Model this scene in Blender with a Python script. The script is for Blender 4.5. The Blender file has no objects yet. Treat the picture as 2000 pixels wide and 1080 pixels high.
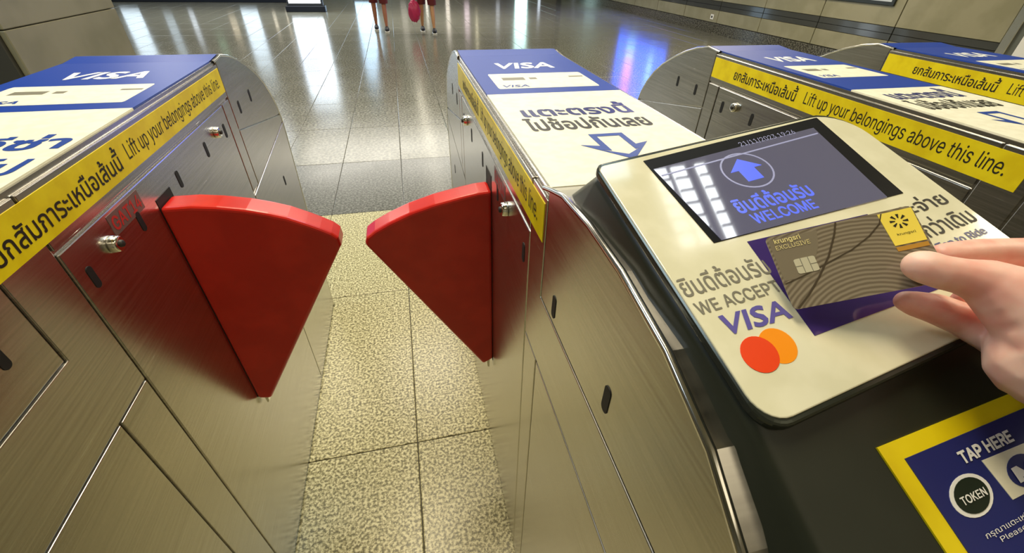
import bpy, bmesh, math, random, os
from mathutils import Vector, Matrix
from mathutils.geometry import delaunay_2d_cdt
random.seed(7)
S = bpy.context.scene
C = S.collection
V = Vector

# ------------------------------------------------------------------ camera
CAM = V((0, 0, 1.35))
RIGHT = V((0.97453591, -0.22322117, 0.021262)); DOWN = V((-0.11703305, -0.58722914, -0.80091523)); FWD = V((0.1912669, 0.77803229, -0.59840014))
cd = bpy.data.cameras.new('camera'); cam = bpy.data.objects.new('camera', cd); C.objects.link(cam)
cd.sensor_width = 36; cd.lens = 840 / 2000 * 36; cd.clip_start = 0.01; cd.clip_end = 200
M = Matrix((RIGHT, -DOWN, -FWD)).transposed().to_4x4(); M.translation = CAM
cam.matrix_world = M
S.camera = cam
S.view_settings.view_transform = 'Standard'; S.view_settings.look = 'None'
S.view_settings.gamma = 1; S.view_settings.use_curve_mapping = False
S.view_settings.exposure = 0.12

# ------------------------------------------------------------------ world and lights
w = bpy.data.worlds.new('world'); S.world = w; w.use_nodes = True
w.node_tree.nodes['Background'].inputs[0].default_value = (0.62, 0.74, 1.0, 1)
w.node_tree.nodes['Background'].inputs[1].default_value = 0.75
CEIL = 3.4
def area(name, loc, sx, sy, power, col, rot=(0, 0, 0)):
    l = bpy.data.lights.new(name, 'AREA'); l.shape = 'RECTANGLE'; l.size = sx; l.size_y = sy; l.energy = power; l.color = col
    o = bpy.data.objects.new(name, l); o.location = loc; o.rotation_euler = rot; C.objects.link(o); return o
WARM = (1.0, 0.87, 0.62)
area('overhead_light', (-0.15, 1.5, CEIL - 0.05), 0.6, 1.6, 62, WARM)
area('overhead_light', (4.1, 0.2, CEIL - 0.05), 0.8, 1.6, 75, WARM)
area('overhead_light', (-2.7, 1.4, CEIL - 0.05), 0.8, 1.8, 60, (0.72, 0.86, 1.0))
area('overhead_light', (4.6, 6.5, CEIL - 0.05), 1.2, 2.6, 110, WARM)  # added fill light, brightens the dim hall floor on the right
area('overhead_light', (-3.2, 6.5, CEIL - 0.05), 1.2, 2.6, 110, (1, 0.93, 0.8))  # added fill light for the left of the hall
area('overhead_light', (0.6, 4.2, CEIL - 0.05), 2.4, 0.9, 80, (1, 0.93, 0.8))  # added fill light just beyond the gates
area('overhead_light', (0.5, 12.5, CEIL - 0.05), 7, 3.0, 300, (1, 0.95, 0.85))  # broad fill light added over the far hall, no fitting of its own
area('overhead_light', (-5.0, 13.5, CEIL - 0.05), 3, 3.0, 160, (0.9, 0.95, 1.0))  # added fill light for the far left of the hall
area('overhead_light', (0.95, 2.15, CEIL - 0.05), 0.8, 0.9, 14, (0.6, 0.85, 1.0))  # cool light added to give the reader fascia a bluish reflection
area('overhead_light', (0.9, -1.8, CEIL - 0.05), 3.0, 1.2, 14, WARM)

# ------------------------------------------------------------------ materials
def srgb(r, g, b):
    f = lambda c: (c / 255 / 12.92) if c / 255 <= 0.04045 else ((c / 255 + 0.055) / 1.055) ** 2.4
    return (f(r), f(g), f(b), 1)
def mat(name, col, rough=0.5, metal=0.0, emit=None, es=0.0, coat=0.0, spec=0.5, sss=0.0):
    m = bpy.data.materials.new(name); m.use_nodes = True
    b = m.node_tree.nodes['Principled BSDF']
    b.inputs['Base Color'].default_value = col; b.inputs['Roughness'].default_value = rough; b.inputs['Metallic'].default_value = metal
    b.inputs['Specular IOR Level'].default_value = spec; b.inputs['Coat Weight'].default_value = coat
    b.inputs['Coat Roughness'].default_value = 0.05
    if emit: b.inputs['Emission Color'].default_value = emit; b.inputs['Emission Strength'].default_value = es
    if sss:
        b.inputs['Subsurface Weight'].default_value = sss; b.inputs['Subsurface Radius'].default_value = (0.012, 0.005, 0.003); b.inputs['Subsurface Scale'].default_value = 1.0
    return m
def nt(m):
    t = m.node_tree; return t, t.nodes, t.links, t.nodes['Principled BSDF']
def mix_noise(m, c1, c2, scale, detail=2, lo=0.4, hi=0.6, stretch=None, rough_var=None, bump=0.0, obj=True):
    t, n, l, b = nt(m)
    tc = n.new('ShaderNodeTexCoord'); mp = n.new('ShaderNodeMapping'); no = n.new('ShaderNodeTexNoise'); cr = n.new('ShaderNodeValToRGB')
    if stretch: mp.inputs['Scale'].default_value = stretch
    l.new(tc.outputs['Object' if obj else 'Generated'], mp.inputs[0]); l.new(mp.outputs[0], no.inputs['Vector'])
    no.inputs['Scale'].default_value = scale; no.inputs['Detail'].default_value = detail
    l.new(no.outputs['Fac'], cr.inputs[0])
    cr.color_ramp.elements[0].position = lo; cr.color_ramp.elements[1].position = hi
    cr.color_ramp.elements[0].color = c1; cr.color_ramp.elements[1].color = c2
    l.new(cr.outputs[0], b.inputs['Base Color'])
    if rough_var:
        mr = n.new('ShaderNodeMapRange'); mr.inputs['To Min'].default_value = rough_var[0]; mr.inputs['To Max'].default_value = rough_var[1]
        l.new(no.outputs['Fac'], mr.inputs['Value']); l.new(mr.outputs[0], b.inputs['Roughness'])
    if bump:
        bp = n.new('ShaderNodeBump'); bp.inputs['Strength'].default_value = bump; bp.inputs['Distance'].default_value = 0.001
        l.new(no.outputs['Fac'], bp.inputs['Height']); l.new(bp.outputs[0], b.inputs['Normal'])
    return m
STEEL = mix_noise(mat('brushed_steel', (0.6, 0.58, 0.54, 1), 0.3, 1.0), (0.52, 0.50, 0.465, 1), (0.64, 0.62, 0.575, 1), 5, 5, 0.3, 0.7, stretch=(1, 1, 60), rough_var=(0.19, 0.30), bump=0.006)
STEEL_RIM = mat('polished_steel', (0.75, 0.74, 0.70, 1), 0.16, 1.0)
STEEL_DARK = mat('dark_joint', (0.05, 0.048, 0.045, 1), 0.5, 0.6)
BLACKHOLE = mat('black_hole', (0.004, 0.004, 0.004, 1), 0.6)
CHROME = mat('chrome', (0.85, 0.84, 0.8, 1), 0.1, 1.0)
RED = mix_noise(mat('red_plastic', (0.62, 0.012, 0.008, 1), 0.3, 0, coat=0.15), (0.56, 0.010, 0.005, 1), (0.64, 0.016, 0.008, 1), 14, 3)
YEL = mix_noise(mat('yellow_vinyl', srgb(238, 212, 10), 0.35), srgb(232, 204, 6), srgb(246, 222, 20), 20, 4)
BLUE = mat('blue_vinyl', srgb(20, 60, 152), 0.4, spec=0.3)
NAVY = mat('navy_print', srgb(36, 44, 110), 0.3)
INK = mat('dark_ink', srgb(34, 30, 18), 0.5)
INKBLUE = mat('blue_ink', srgb(28, 66, 150), 0.4)
CREAM = mix_noise(mat('cream_vinyl', srgb(238, 234, 208), 0.45), srgb(232, 228, 202), srgb(240, 236, 212), 60, 3)
WHITE = mat('white_print', srgb(245, 245, 240), 0.35)
GREYINK = mat('grey_ink', srgb(120, 116, 100), 0.5)
FASCIA = mix_noise(mat('fascia', srgb(226, 222, 190), 0.12, coat=0.3), srgb(222, 218, 186), srgb(230, 226, 196), 30, 3)
BLACKPL = mat('black_plastic', (0.018, 0.020, 0.015, 1), 0.28, 0, spec=0.6)
BLACKTOP = mix_noise(mat('charcoal_moulding', (0.04, 0.045, 0.03, 1), 0.4, spec=0.35), (0.020, 0.023, 0.014, 1), (0.027, 0.030, 0.019, 1), 8, 3)
BEZEL = mat('screen_bezel', (0.004, 0.004, 0.004, 1), 0.5, spec=0.15)
SCREEN = mat('screen_glass', (0.035, 0.036, 0.05, 1), 0.03, 0, emit=(0.105, 0.100, 0.150, 1), es=0.8, spec=1.0, coat=1.0)
SCRTXT = mat('screen_blue_light', (0.02, 0.03, 0.2, 1), 0.2, emit=(0.12, 0.17, 0.82, 1), es=1.0)
SCRLINE = mat('screen_grey_light', (0.1, 0.1, 0.15, 1), 0.2, emit=(0.30, 0.30, 0.42, 1), es=0.9)
TAPINK = mat('tap_zone_ink', srgb(62, 44, 110), 0.1, coat=0.3)
PURPLE = mat('violet_ink', srgb(92, 84, 160), 0.4)
ORANGE = mat('orange_ink', srgb(250, 150, 20), 0.35); REDINK = mat('red_ink', srgb(235, 70, 25), 0.35); MIDINK = mat('deep_orange_ink', srgb(240, 95, 15), 0.35)
TAGRED = mat('red_tag', srgb(190, 40, 36), 0.5)
DARKGRN = mat('token_ink', srgb(32, 44, 34), 0.3)

# ------------------------------------------------------------------ helpers
def link(name, me, m, parent=None, smooth=False):
    o = bpy.data.objects.new(name, me); C.objects.link(o)
    if m and not me.materials: me.materials.append(m)
    if parent: o.parent = parent
    if smooth:
        for p in me.polygons: p.use_smooth = True
    return o
def tag(o, label=None, cat=None, group=None, kind=None):
    if label: o['label'] = label
    if cat: o['category'] = cat
    if group: o['group'] = group
    if kind: o['kind'] = kind
    return o
def empty(name, label, cat, group=None, loc=(0, 0, 0)):
    o = bpy.data.objects.new(name, None); o.location = loc; C.objects.link(o); o.empty_display_size = 0.1
    return tag(o, label, cat, group)
def raw(name, vs, fs):
    me = bpy.data.meshes.new(name); me.from_pydata([tuple(v) for v in vs], [], fs); me.validate(); me.update(); return me
def finish(bm, name, bev=0.0, seg=2, angle=30):
    bmesh.ops.recalc_face_normals(bm, faces=bm.faces)
    if bev:
        es = [e for e in bm.edges if len(e.link_faces) == 2 and e.calc_face_angle(0) > math.radians(angle)]
        bmesh.ops.bevel(bm, geom=es, offset=bev, segments=seg, affect='EDGES', profile=0.5, clamp_overlap=True)
    me = bpy.data.meshes.new(name); bm.to_mesh(me); bm.free()
    return me
def box(name, lo, hi, m, parent=None, bev=0.0, seg=1):
    bm = bmesh.new(); bmesh.ops.create_cube(bm, size=1)
    for v in bm.verts: v.co = V([lo[i] + (v.co[i] + 0.5) * (hi[i] - lo[i]) for i in range(3)])
    return link(name, finish(bm, name, bev, seg), m, parent)
def slab(name, pts, d, m, parent=None, bev=0.0, seg=2, angle=30, smooth=False):
    """extrude a planar 3-D polygon along vector d"""
    bm = bmesh.new(); d = V(d)
    a = [bm.verts.new(V(p)) for p in pts]; b = [bm.verts.new(V(p) + d) for p in pts]
    bm.faces.new(a); bm.faces.new(b[::-1])
    n = len(a)
    for i in range(n): bm.faces.new((a[i], b[i], b[(i + 1) % n], a[(i + 1) % n]))
    return link(name, finish(bm, name, bev, seg, angle), m, parent, smooth)
def clipline(poly, f):
    """keep the part of 2-D poly where f(p) >= 0"""
    out = []
    for i in range(len(poly)):
        p, q = poly[i], poly[(i + 1) % len(poly)]
        a, b = f(p), f(q)
        if a >= 0: out.append(p)
        if (a >= 0) != (b >= 0):
            t = a / (a - b); out.append((p[0] + t * (q[0] - p[0]), p[1] + t * (q[1] - p[1])))
    return out
def rrect(x0, y0, x1, y1, r, n=5):
    rs = r if isinstance(r, (list, tuple)) else (r,) * 4
    out = []
    for (cx, cy, a0, rr) in ((x1, y1, 0, rs[0]), (x0, y1, 90, rs[1]), (x0, y0, 180, rs[2]), (x1, y0, 270, rs[3])):
        ccx = cx + (-rr if a0 in (0, 270) else rr); ccy = cy + (-rr if a0 in (0, 90) else rr)
        for k in range(n + 1):
            a = math.radians(a0 + 90 * k / n); out.append((ccx + rr * math.cos(a), ccy + rr * math.sin(a)))
    return out
def ellipse(cx, cy, rx, ry, n=28):
    return [(cx + rx * math.cos(2 * math.pi * k / n), cy + ry * math.sin(2 * math.pi * k / n)) for k in range(n)]
class Fr:
    """a flat frame in space: point(u, v, lift)"""
    def __init__(s, O, X, Y, N=None):
        s.O, s.X, s.Y = V(O), V(X), V(Y); s.N = V(N) if N else s.X.cross(s.Y).normalized()
    def p(s, u, v, w=0.0): return s.O + s.X * u + s.Y * v + s.N * w
def patch(name, fr, poly, m, parent, w0=0.0, w1=0.0004):
    return slab(name, [fr.p(u, v, w0) for u, v in poly], fr.N * (w1 - w0), m, parent)

# lettering: contours of the built-in font, unioned by winding number and laid on a frame
_font = {}
def font(kind):
    if kind not in _font:
        f = None
        if kind == 'sans':
            try: f = bpy.data.fonts.load(os.path.join(bpy.utils.resource_path('LOCAL'), 'datafiles', 'fonts', 'Inter.woff2'))
            except Exception: f = None
        _font[kind] = f
    return _font[kind]
_cache = {}
def outline(s, kind, spacing, res):
    c = bpy.data.curves.new('t', 'FONT'); c.body = s; c.size = 1; c.fill_mode = 'NONE'; c.resolution_u = res; c.space_character = spacing; c.align_x = 'LEFT'
    if font(kind): c.font = font(kind)
    o = bpy.data.objects.new('t', c); C.objects.link(o)
    dg = bpy.context.evaluated_depsgraph_get(); dg.update()
    me = bpy.data.meshes.new_from_object(o.evaluated_get(dg))
    nb = {}
    for e in me.edges:
        a, b = e.vertices; nb.setdefault(a, []).append(b); nb.setdefault(b, []).append(a)
    seen = set(); loops = []
    for i in range(len(me.vertices)):
        if i in seen or i not in nb: continue
        lp = [i]; seen.add(i); cur = i
        while True:
            nx = [j for j in nb[cur] if j not in seen]
            if not nx: break
            cur = min(nx); lp.append(cur); seen.add(cur)
        pts = [me.vertices[j].co.to_2d() for j in lp]
        q = [p for k, p in enumerate(pts) if (p - pts[k - 1]).length > 1e-4]
        if len(q) > 2: loops.append(q)
    bpy.data.objects.remove(o); bpy.data.meshes.remove(me); bpy.data.curves.remove(c)
    return loops
def glyphs(s, bold=0.0, shear=0.0, kind='sans', spacing=1.0, res=3):
    if s == 'VISA': kind = 'plain'
    if any(ord(ch) > 0x2000 or 0xE00 <= ord(ch) < 0xE80 for ch in s): kind = 'thai'
    key = (s, bold, shear, kind, spacing, res)
    if key in _cache: return _cache[key]
    loops = outline(s, kind, spacing, res)
    for i, ch in enumerate(s):   # a tone mark above an upper vowel sits one storey higher
        if ch in '่้' and i and s[i - 1] in 'ิีึืั':
            n0, n1 = len(outline(s[:i], kind, spacing, res)), len(outline(s[:i + 1], kind, spacing, res))
            for q in range(n0, n1): loops[q] = [p + V((0, 0.17)) for p in loops[q]]
    def ar(l): return sum(l[k - 1].x * l[k].y - l[k].x * l[k - 1].y for k in range(len(l))) / 2
    tot = sum(ar(l) for l in loops); sg = 1 if tot > 0 else -1
    if bold:
        new = []
        for l in loops:
            out = []
            n = len(l)
            for k in range(n):
                d1 = (l[k] - l[k - 1]).normalized(); d2 = (l[(k + 1) % n] - l[k]).normalized()
                t = d1 + d2
                if t.length < 0.3: t = d1
                t.normalize(); out.append(l[k] + V((t.y, -t.x)) * bold * sg)
            new.append(out)
        loops = new
    # cluster loops by overlapping x range, so every cluster is triangulated alone
    items = sorted(loops, key=lambda l: min(p.x for p in l)); groups = []; right = -1e9
    for l in items:
        a, b = min(p.x for p in l), max(p.x for p in l)
        if a > right: groups.append([]); right = b
        groups[-1].append(l); right = max(right, b)
    vs, fs = [], []
    for g in groups:
        co, faces = [], []
        for l in g:
            faces.append(list(range(len(co), len(co) + len(l)))); co += l
        edges = [(f[k - 1], f[k]) for f in faces for k in range(len(f))]
        try: r = delaunay_2d_cdt(co, edges, [], 0, 1e-5)
        except Exception: continue
        base = len(vs); vs += [(p.x + shear * p.y, p.y) for p in r[0]]
        for t in r[2]:
            cx = sum(r[0][k].x for k in t) / 3; cy = sum(r[0][k].y for k in t) / 3
            wn = 0
            for l in g:
                for k in range(len(l)):
                    a, b = l[k - 1], l[k]
                    if (a.y <= cy) != (b.y <= cy):
                        xx = a.x + (cy - a.y) / (b.y - a.y) * (b.x - a.x)
                        if xx > cx: wn += 1 if b.y > a.y else -1
            if wn: fs.append([base + k for k in t])
    used = sorted({k for f in fs for k in f}); mp = {k: i for i, k in enumerate(used)}
    vs = [vs[k] for k in used]; fs = [[mp[k] for k in f] for f in fs]
    x0 = min(v[0] for v in vs); x1 = max(v[0] for v in vs); y0 = min(v[1] for v in vs); y1 = max(v[1] for v in vs)
    vs = [((v[0] - x0) / (x1 - x0), (v[1] - y0) / (y1 - y0)) for v in vs]
    _cache[key] = (vs, fs, (x1 - x0) / (y1 - y0)); return _cache[key]
def text(name, s, fr, u0, v0, u1, v1, m, parent, lift=0.0007, quad=None, **k):
    """fill the rectangle u0..u1, v0..v1 of the frame with the words"""
    vs, fs, asp = glyphs(s, **k)
    if fr.N.dot(fr.X.cross(fr.Y)) < 0: fs = [f[::-1] for f in fs]
    return link(name, raw(name, [fr.p(u0 + x * (u1 - u0), v0 + y * (v1 - v0), lift) for x, y in vs], fs), m, parent)

# ------------------------------------------------------------------ floor
floor_bed = box('floor', (-9, -3.2, -0.06), (7.1, 22, -0.004), mat('grout', srgb(70, 66, 52), 0.7))
tag(floor_bed, kind='structure', label='speckled terrazzo floor of the station hall')
def terrazzo(name, base, dark, light, rough, sc, coarse):
    m = mat(name, base, rough, 0, spec=0.55)
    t, n, l, b = nt(m)
    tc = n.new('ShaderNodeTexCoord'); geo = n.new('ShaderNodeNewGeometry')
    n1 = n.new('ShaderNodeTexNoise'); n1.inputs['Scale'].default_value = sc; n1.inputs['Detail'].default_value = 3; n1.inputs['Roughness'].default_value = 0.6
    l.new(geo.outputs['Position'], n1.inputs['Vector'])
    cr = n.new('ShaderNodeValToRGB'); e = cr.color_ramp.elements
    e[0].position = 0.40; e[0].color = dark; e[1].position = 0.60; e[1].color = light
    k = e.new(0.5); k.color = base
    l.new(n1.outputs['Fac'], cr.inputs[0])
    vo = n.new('ShaderNodeTexVoronoi'); vo.inputs['Scale'].default_value = coarse; l.new(geo.outputs['Position'], vo.inputs['Vector'])
    cmp = n.new('ShaderNodeMath'); cmp.operation = 'LESS_THAN'; cmp.inputs[1].default_value = 0.12; l.new(vo.outputs['Distance'], cmp.inputs[0])
    mx = n.new('ShaderNodeMixRGB'); l.new(cmp.outputs[0], mx.inputs[0]); l.new(cr.outputs[0], mx.inputs[1]); mx.inputs[2].default_value = light
    l.new(mx.outputs[0], b.inputs['Base Color'])
    n2 = n.new('ShaderNodeTexNoise'); n2.inputs['Scale'].default_value = 2.2; l.new(geo.outputs['Position'], n2.inputs['Vector'])
    mr = n.new('ShaderNodeMapRange'); mr.inputs['To Min'].default_value = rough * 0.7; mr.inputs['To Max'].default_value = rough * 1.35
    l.new(n2.outputs['Fac'], mr.inputs['Value']); l.new(mr.outputs[0], b.inputs['Roughness'])
    return m
TZ_NEAR = terrazzo('cream_terrazzo', srgb(176, 168, 124), srgb(104, 98, 64), srgb(222, 216, 174), 0.30, 115, 70)
TZ_BAND = terrazzo('grey_granite', srgb(98, 98, 92), srgb(78, 79, 74), srgb(128, 129, 122), 0.2, 70, 16)
TZ_FAR = terrazzo('smooth_granite', srgb(118, 117, 104), srgb(88, 88, 76), srgb(146, 145, 130), 0.17, 45, 40)
PX, PY, X0, Y0 = 0.45, 0.865, -0.10, 0.89
G = 0.0018
def tile_mesh(name):
    bm = bmesh.new(); a, b = PX / 2 - G, PY / 2 - G; c = 0.0025
    lo = [bm.verts.new((x, y, -0.012)) for x, y in ((-a, -b), (a, -b), (a, b), (-a, b))]
    mi = [bm.verts.new((x, y, -0.0012)) for x, y in ((-a, -b), (a, -b), (a, b), (-a, b))]
    hi = [bm.verts.new((x, y, 0)) for x, y in ((-a + c, -b + c), (a - c, -b + c), (a - c, b - c), (-a + c, b - c))]
    for p, q in ((lo, mi), (mi, hi)):
        for i in range(4): bm.faces.new((p[i], p[(i + 1) % 4], q[(i + 1) % 4], q[i]))
    bm.faces.new(hi); me = bpy.data.meshes.new(name); bm.to_mesh(me); bm.free(); return me
tm = {}
for nm, m in (('near', TZ_NEAR), ('band', TZ_BAND), ('far', TZ_FAR)):
    me = tile_mesh('tile_' + nm); me.materials.append(m); tm[nm] = me
rest = []
cnt = 0
for j in range(-4, 25):
    yc = Y0 + PY * (j + 0.5)
    for i in range(-20, 17):
        xc = X0 + PX * (i + 0.5)
        if xc < -8.8 or xc > 7.0 or yc < -3.0 or yc > 21.6: continue
        kind = 'near' if j < 2 else ('band' if j == 2 else 'far')
        vis = (-0.6 < xc < 0.5 and yc > -0.2 and j < 3) or (j >= 1 and -3.5 < xc < 6.5 and yc < 8.2)
        if vis and cnt < 296:
            o = link('tile', tm[kind], None, floor_bed); o.location = (xc, yc, 0); cnt += 1
        else: rest.append((xc, yc, kind))
for kind, m in (('near', TZ_NEAR), ('band', TZ_BAND), ('far', TZ_FAR)):
    vs, fs = [], []
    src = tm[kind]
    for xc, yc, k in rest:
        if k != kind: continue
        b0 = len(vs); vs += [(v.co.x + xc, v.co.y + yc, v.co.z) for v in src.vertices]; fs += [[b0 + q for q in p.vertices] for p in src.polygons]
    if vs:
        o = link('distant_tiles', raw('distant_tiles', vs, fs), m, floor_bed); o['kind'] = 'stuff'

# ------------------------------------------------------------------ ceiling and walls
CEILM = mix_noise(mat('ceiling_paint', srgb(150, 146, 128), 0.8), srgb(142, 138, 120), srgb(156, 152, 134), 1.2, 3)
ceiling = box('ceiling', (-9, -3.2, CEIL), (7.4, 22.2, CEIL + 0.1), CEILM); tag(ceiling, kind='structure', label='grey beige station ceiling')
WALLP = mix_noise(mat('beige_panel', srgb(150, 146, 118), 0.28), srgb(144, 140, 112), srgb(156, 151, 124), 3, 4)
GRAN = terrazzo('dark_granite', srgb(78, 76, 66), srgb(48, 46, 40), srgb(120, 118, 106), 0.15, 40, 30)
BANDM = mat('dark_glossy_band', srgb(74, 76, 74), 0.1, 0.2, coat=0.4)
BACKING = mat('wall_backing', srgb(50, 48, 40), 0.8)
def wall(name, lo, hi, m, label):
    return tag(box(name, lo, hi, m), kind='structure', label=label)
wr = wall('wall_right', (7.13, -3.2, 0), (7.4, 22, CEIL), BACKING, 'right wall clad in beige panels with a dark glossy band')
joints = [4.4 + 1.4 * k for k in range(13)]
for k in range(-5, 12):
    a, b = 4.4 + 1.4 * k + 0.008, 4.4 + 1.4 * (k + 1) - 0.008
    if a < -3.2: continue
    box('wall_panel', (7.1, a, 0.205), (7.13, b, 0.443), WALLP, wr, 0.003)
    box('glossy_band_panel', (7.105, a, 0.449), (7.13, b, 0.53), BANDM, wr, 0.002)
    box('glossy_band_panel', (7.105, a, 0.535), (7.13, b, 0.618), BANDM, wr, 0.002)
    box('wall_panel', (7.1, a, 0.624), (7.13, b, 1.995), WALLP, wr, 0.003)
    box('wall_panel', (7.1, a, 2.005), (7.13, b, CEIL), WALLP, wr, 0.003)
bbr = tag(box('baseboard_right', (7.09, -3.2, 0), (7.13, 22, 0.19), BACKING), kind='structure', label='dark granite skirting along the right wall')
for k in range(-10, 24):
    a = 4.4 + 0.7 * k
    if a > -3.2: box('skirting_tile', (7.075, a + 0.003, 0.0), (7.09, a + 0.697, 0.198), GRAN, bbr, 0.002)
so = empty('wall_socket', 'small pale wall socket low on the right wall', 'socket', loc=(7.098, 10.2, 0.31))
box('cover_plate', (-0.012, -0.06, -0.05), (0.0, 0.06, 0.05), WHITE, so, 0.003)
box('outlet_hole', (-0.014, -0.025, -0.02), (-0.012, 0.025, 0.02), BLACKHOLE, so)
# poster case
po = empty('poster_case', 'framed pale poster case on the right wall above the beige panels', 'poster', loc=(7.07, 6.9, 0.87))
box('frame', (0, -0.95, 0.0), (0.03, 1.3, 1.35), mat('poster_frame', srgb(58, 62, 60), 0.3, 0.5), po, 0.006)
box('poster_sheet', (-0.004, -0.9, 0.05), (0.0, 1.25, 1.3), mat('poster_sheet', srgb(205, 214, 226), 0.3), po)
box('poster_print', (-0.006, -0.75, 0.09), (-0.004, 0.95, 1.2), mat('poster_print', srgb(50, 70, 140), 0.3), po)
# doorway frame at the right edge
dr = tag(box('door_1', (7.06, 3.1, 0), (7.1, 4.3, 2.3), mat('door_glass', srgb(120, 124, 118), 0.08, 0.3)), kind='structure', label='grey glass door in the right wall')
box('door_frame', (7.03, 4.26, 0), (7.1, 4.36, 2.4), STEEL_RIM, dr, 0.004)
box('door_frame', (7.03, 3.72, 0), (7.1, 3.78, 2.4), STEEL_DARK, dr, 0.004)
box('light_panel', (7.045, 3.95, 0.15), (7.06, 4.18, 0.75), WHITE, dr)
# wall screen (seen as a blue reflection in the floor)
ws = empty('wall_screen', 'large blue advertising screen on the right wall', 'screen', loc=(7.05, 11.7, 0.75))
box('case', (0, 0, -0.1), (0.05, 3.2, 2.5), BLACKPL, ws, 0.01)
def em(n, r, g, b, s): return mat(n, (0, 0, 0, 1), 0.4, emit=(r, g, b, 1), es=s)
box('display', (-0.004, 0.05, -0.05), (0, 3.15, 2.45), em('display_blue', 0.03, 0.12, 0.85, 5.0), ws)
for k, (ya, yb, za, zb, c) in enumerate(((1.9, 2.45, 0.5, 1.8, (0.75, 0.25, 0.6)), (1.9, 2.45, 0.1, 0.45, (0.1, 0.5, 0.9)), (0.7, 0.95, 0.3, 1.9, (0.3, 0.6, 1.0)), (1.3, 1.6, 1.1, 1.6, (0.35, 0.3, 0.8)), (0.2, 0.4, 0.8, 1.9, (0.2, 0.35, 0.95)))):
    box('display_picture', (-0.008, ya, za), (-0.004, yb, zb), em('display_%d' % k, *c, 4.5), ws)
# left pillar / booth corner
pl = wall('wall_left', (-2.75, 2.94, 0), (-1.93, 4.03, CEIL), BACKING, 'beige clad pillar behind the left ticket gate')
PILL = mix_noise(mat('pillar_panel', srgb(122, 118, 96), 0.3), srgb(116, 112, 90), srgb(128, 123, 102), 3, 3)
for z0, z1 in ((0.0, 0.9955), (1.0, 2.1), (2.11, CEIL)):
    box('pillar_panel', (-1.93, 2.93, z0), (-1.9, 4.04, z1), PILL, pl, 0.004)
    box('pillar_panel', (-2.75, 2.91, z0), (-1.93, 2.94, z1), BACKING, pl, 0.004)  # near face: its shade is put into the colour, darker than the beige cladding
    box('pillar_panel', (-2.75, 4.03, z0), (-1.93, 4.06, z1), PILL, pl, 0.004)
wl = wall('wall_far', (-9, 21.9, 0), (7.1, 22.1, CEIL), WALLP, 'far wall of the hall with lit shop windows')
# left side of the hall: pale window wall
wo = wall('wall_side', (-9.2, -3.2, 0), (-9, 22, CEIL), WALLP, 'side wall at the far left of the hall')
wb = wall('wall_back', (-9.2, -3.4, 0), (7.4, -3.2, CEIL), mat('back_wall_paint', srgb(170, 164, 140), 0.6), 'pale wall behind the photographer')
# row of shop fronts at the left back
sh = empty('shop_front', 'row of dark lit shop windows at the far left of the hall', 'shop front', loc=(0, 17.2, 0))
box('base', (-9, 0, 0), (-2.9, 0.3, 0.22), mat('shop_base', srgb(26, 32, 44), 0.3), sh, 0.01)
box('shop_wall', (-9, 0.28, 0.22), (-2.9, 0.36, CEIL), mat('shop_wall', srgb(88, 86, 76), 0.5), sh)
DAYL = (0.72, 0.88, 1.0)
rnd = random.Random(3)
x = -8.6
cols = [DAYL, (1, 0.85, 0.6), (0.6, 0.8, 0.7), DAYL, (0.4, 0.5, 0.9), (0.9, 0.95, 1.0)]
wins = [(-8.1, -7.55, 0.25, 3.0, DAYL, 2.2), (-7.0, -6.7, 0.4, 2.4, DAYL, 0.9), (-6.3, -6.1, 0.3, 1.2, (0.8, 0.9, 1.0), 1.4), (-5.75, -5.45, 1.2, 1.5, (0.5, 0.9, 0.6), 1.2),
        (-5.2, -4.95, 0.5, 1.0, (1, 0.85, 0.6), 1.3), (-4.8, -4.25, 0.25, 2.0, DAYL, 2.4), (-3.9, -3.75, 0.4, 0.8, (1, 0.9, 0.7), 2.0), (-3.5, -3.4, 0.3, 1.6, (1, 0.9, 0.7), 1.2)]
for a, b, z0, z1, c, s in wins:
    f = box('window', (a, 0.24, z0), (b, 0.3, z1), BEZEL, sh)
    box('lit_pane', (a + 0.03, 0.225, z0 + 0.03), (b - 0.03, 0.24, z1 - 0.03), em('pane', *c, s), f)
sg = Fr((-4.8, 17.42, 0.25), (0.55, 0, 0), (0, 0, 1.75))
# free-standing light box
lb = empty('light_box', 'tall white lit advertising box standing at the far end of the hall', 'sign', loc=(-2.35, 14.6, 0))
box('base', (-0.5, -0.15, 0), (0.5, 0.15, 0.14), mat('box_base', srgb(22, 28, 40), 0.3), lb, 0.01)
box('case', (-0.45, -0.1, 0.14), (0.45, 0.1, 2.4), mat('box_case', srgb(50, 54, 60), 0.3), lb, 0.01)
box('lit_face', (-0.40, -0.105, 0.2), (0.40, -0.1, 2.35), em('lit_face', 0.80, 0.92, 1.0, 5.5), lb)
box('lit_picture', (-0.36, -0.108, 0.9), (0.1, -0.105, 1.7), em('lit_picture', 0.5, 0.55, 0.95, 2.6), lb)
ls = empty('light_box', 'narrow pale blue lit panel beside the bigger white light box', 'sign', loc=(-1.0, 18.6, 0))
box('base', (-0.42, -0.1, 0), (0.42, 0.1, 0.1), mat('box_base2', srgb(60, 70, 80), 0.3), ls, 0.005)
box('lit_face', (-0.36, -0.08, 0.1), (0.36, 0.08, 2.6), em('lit_face_blue', 0.55, 0.78, 1.0, 3.2), ls, 0.005)
for k in range(3): box('frame_bar', (-0.38, -0.1, 0.5 + 0.7 * k), (0.38, -0.08, 0.53 + 0.7 * k), BLACKPL, ls)
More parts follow.
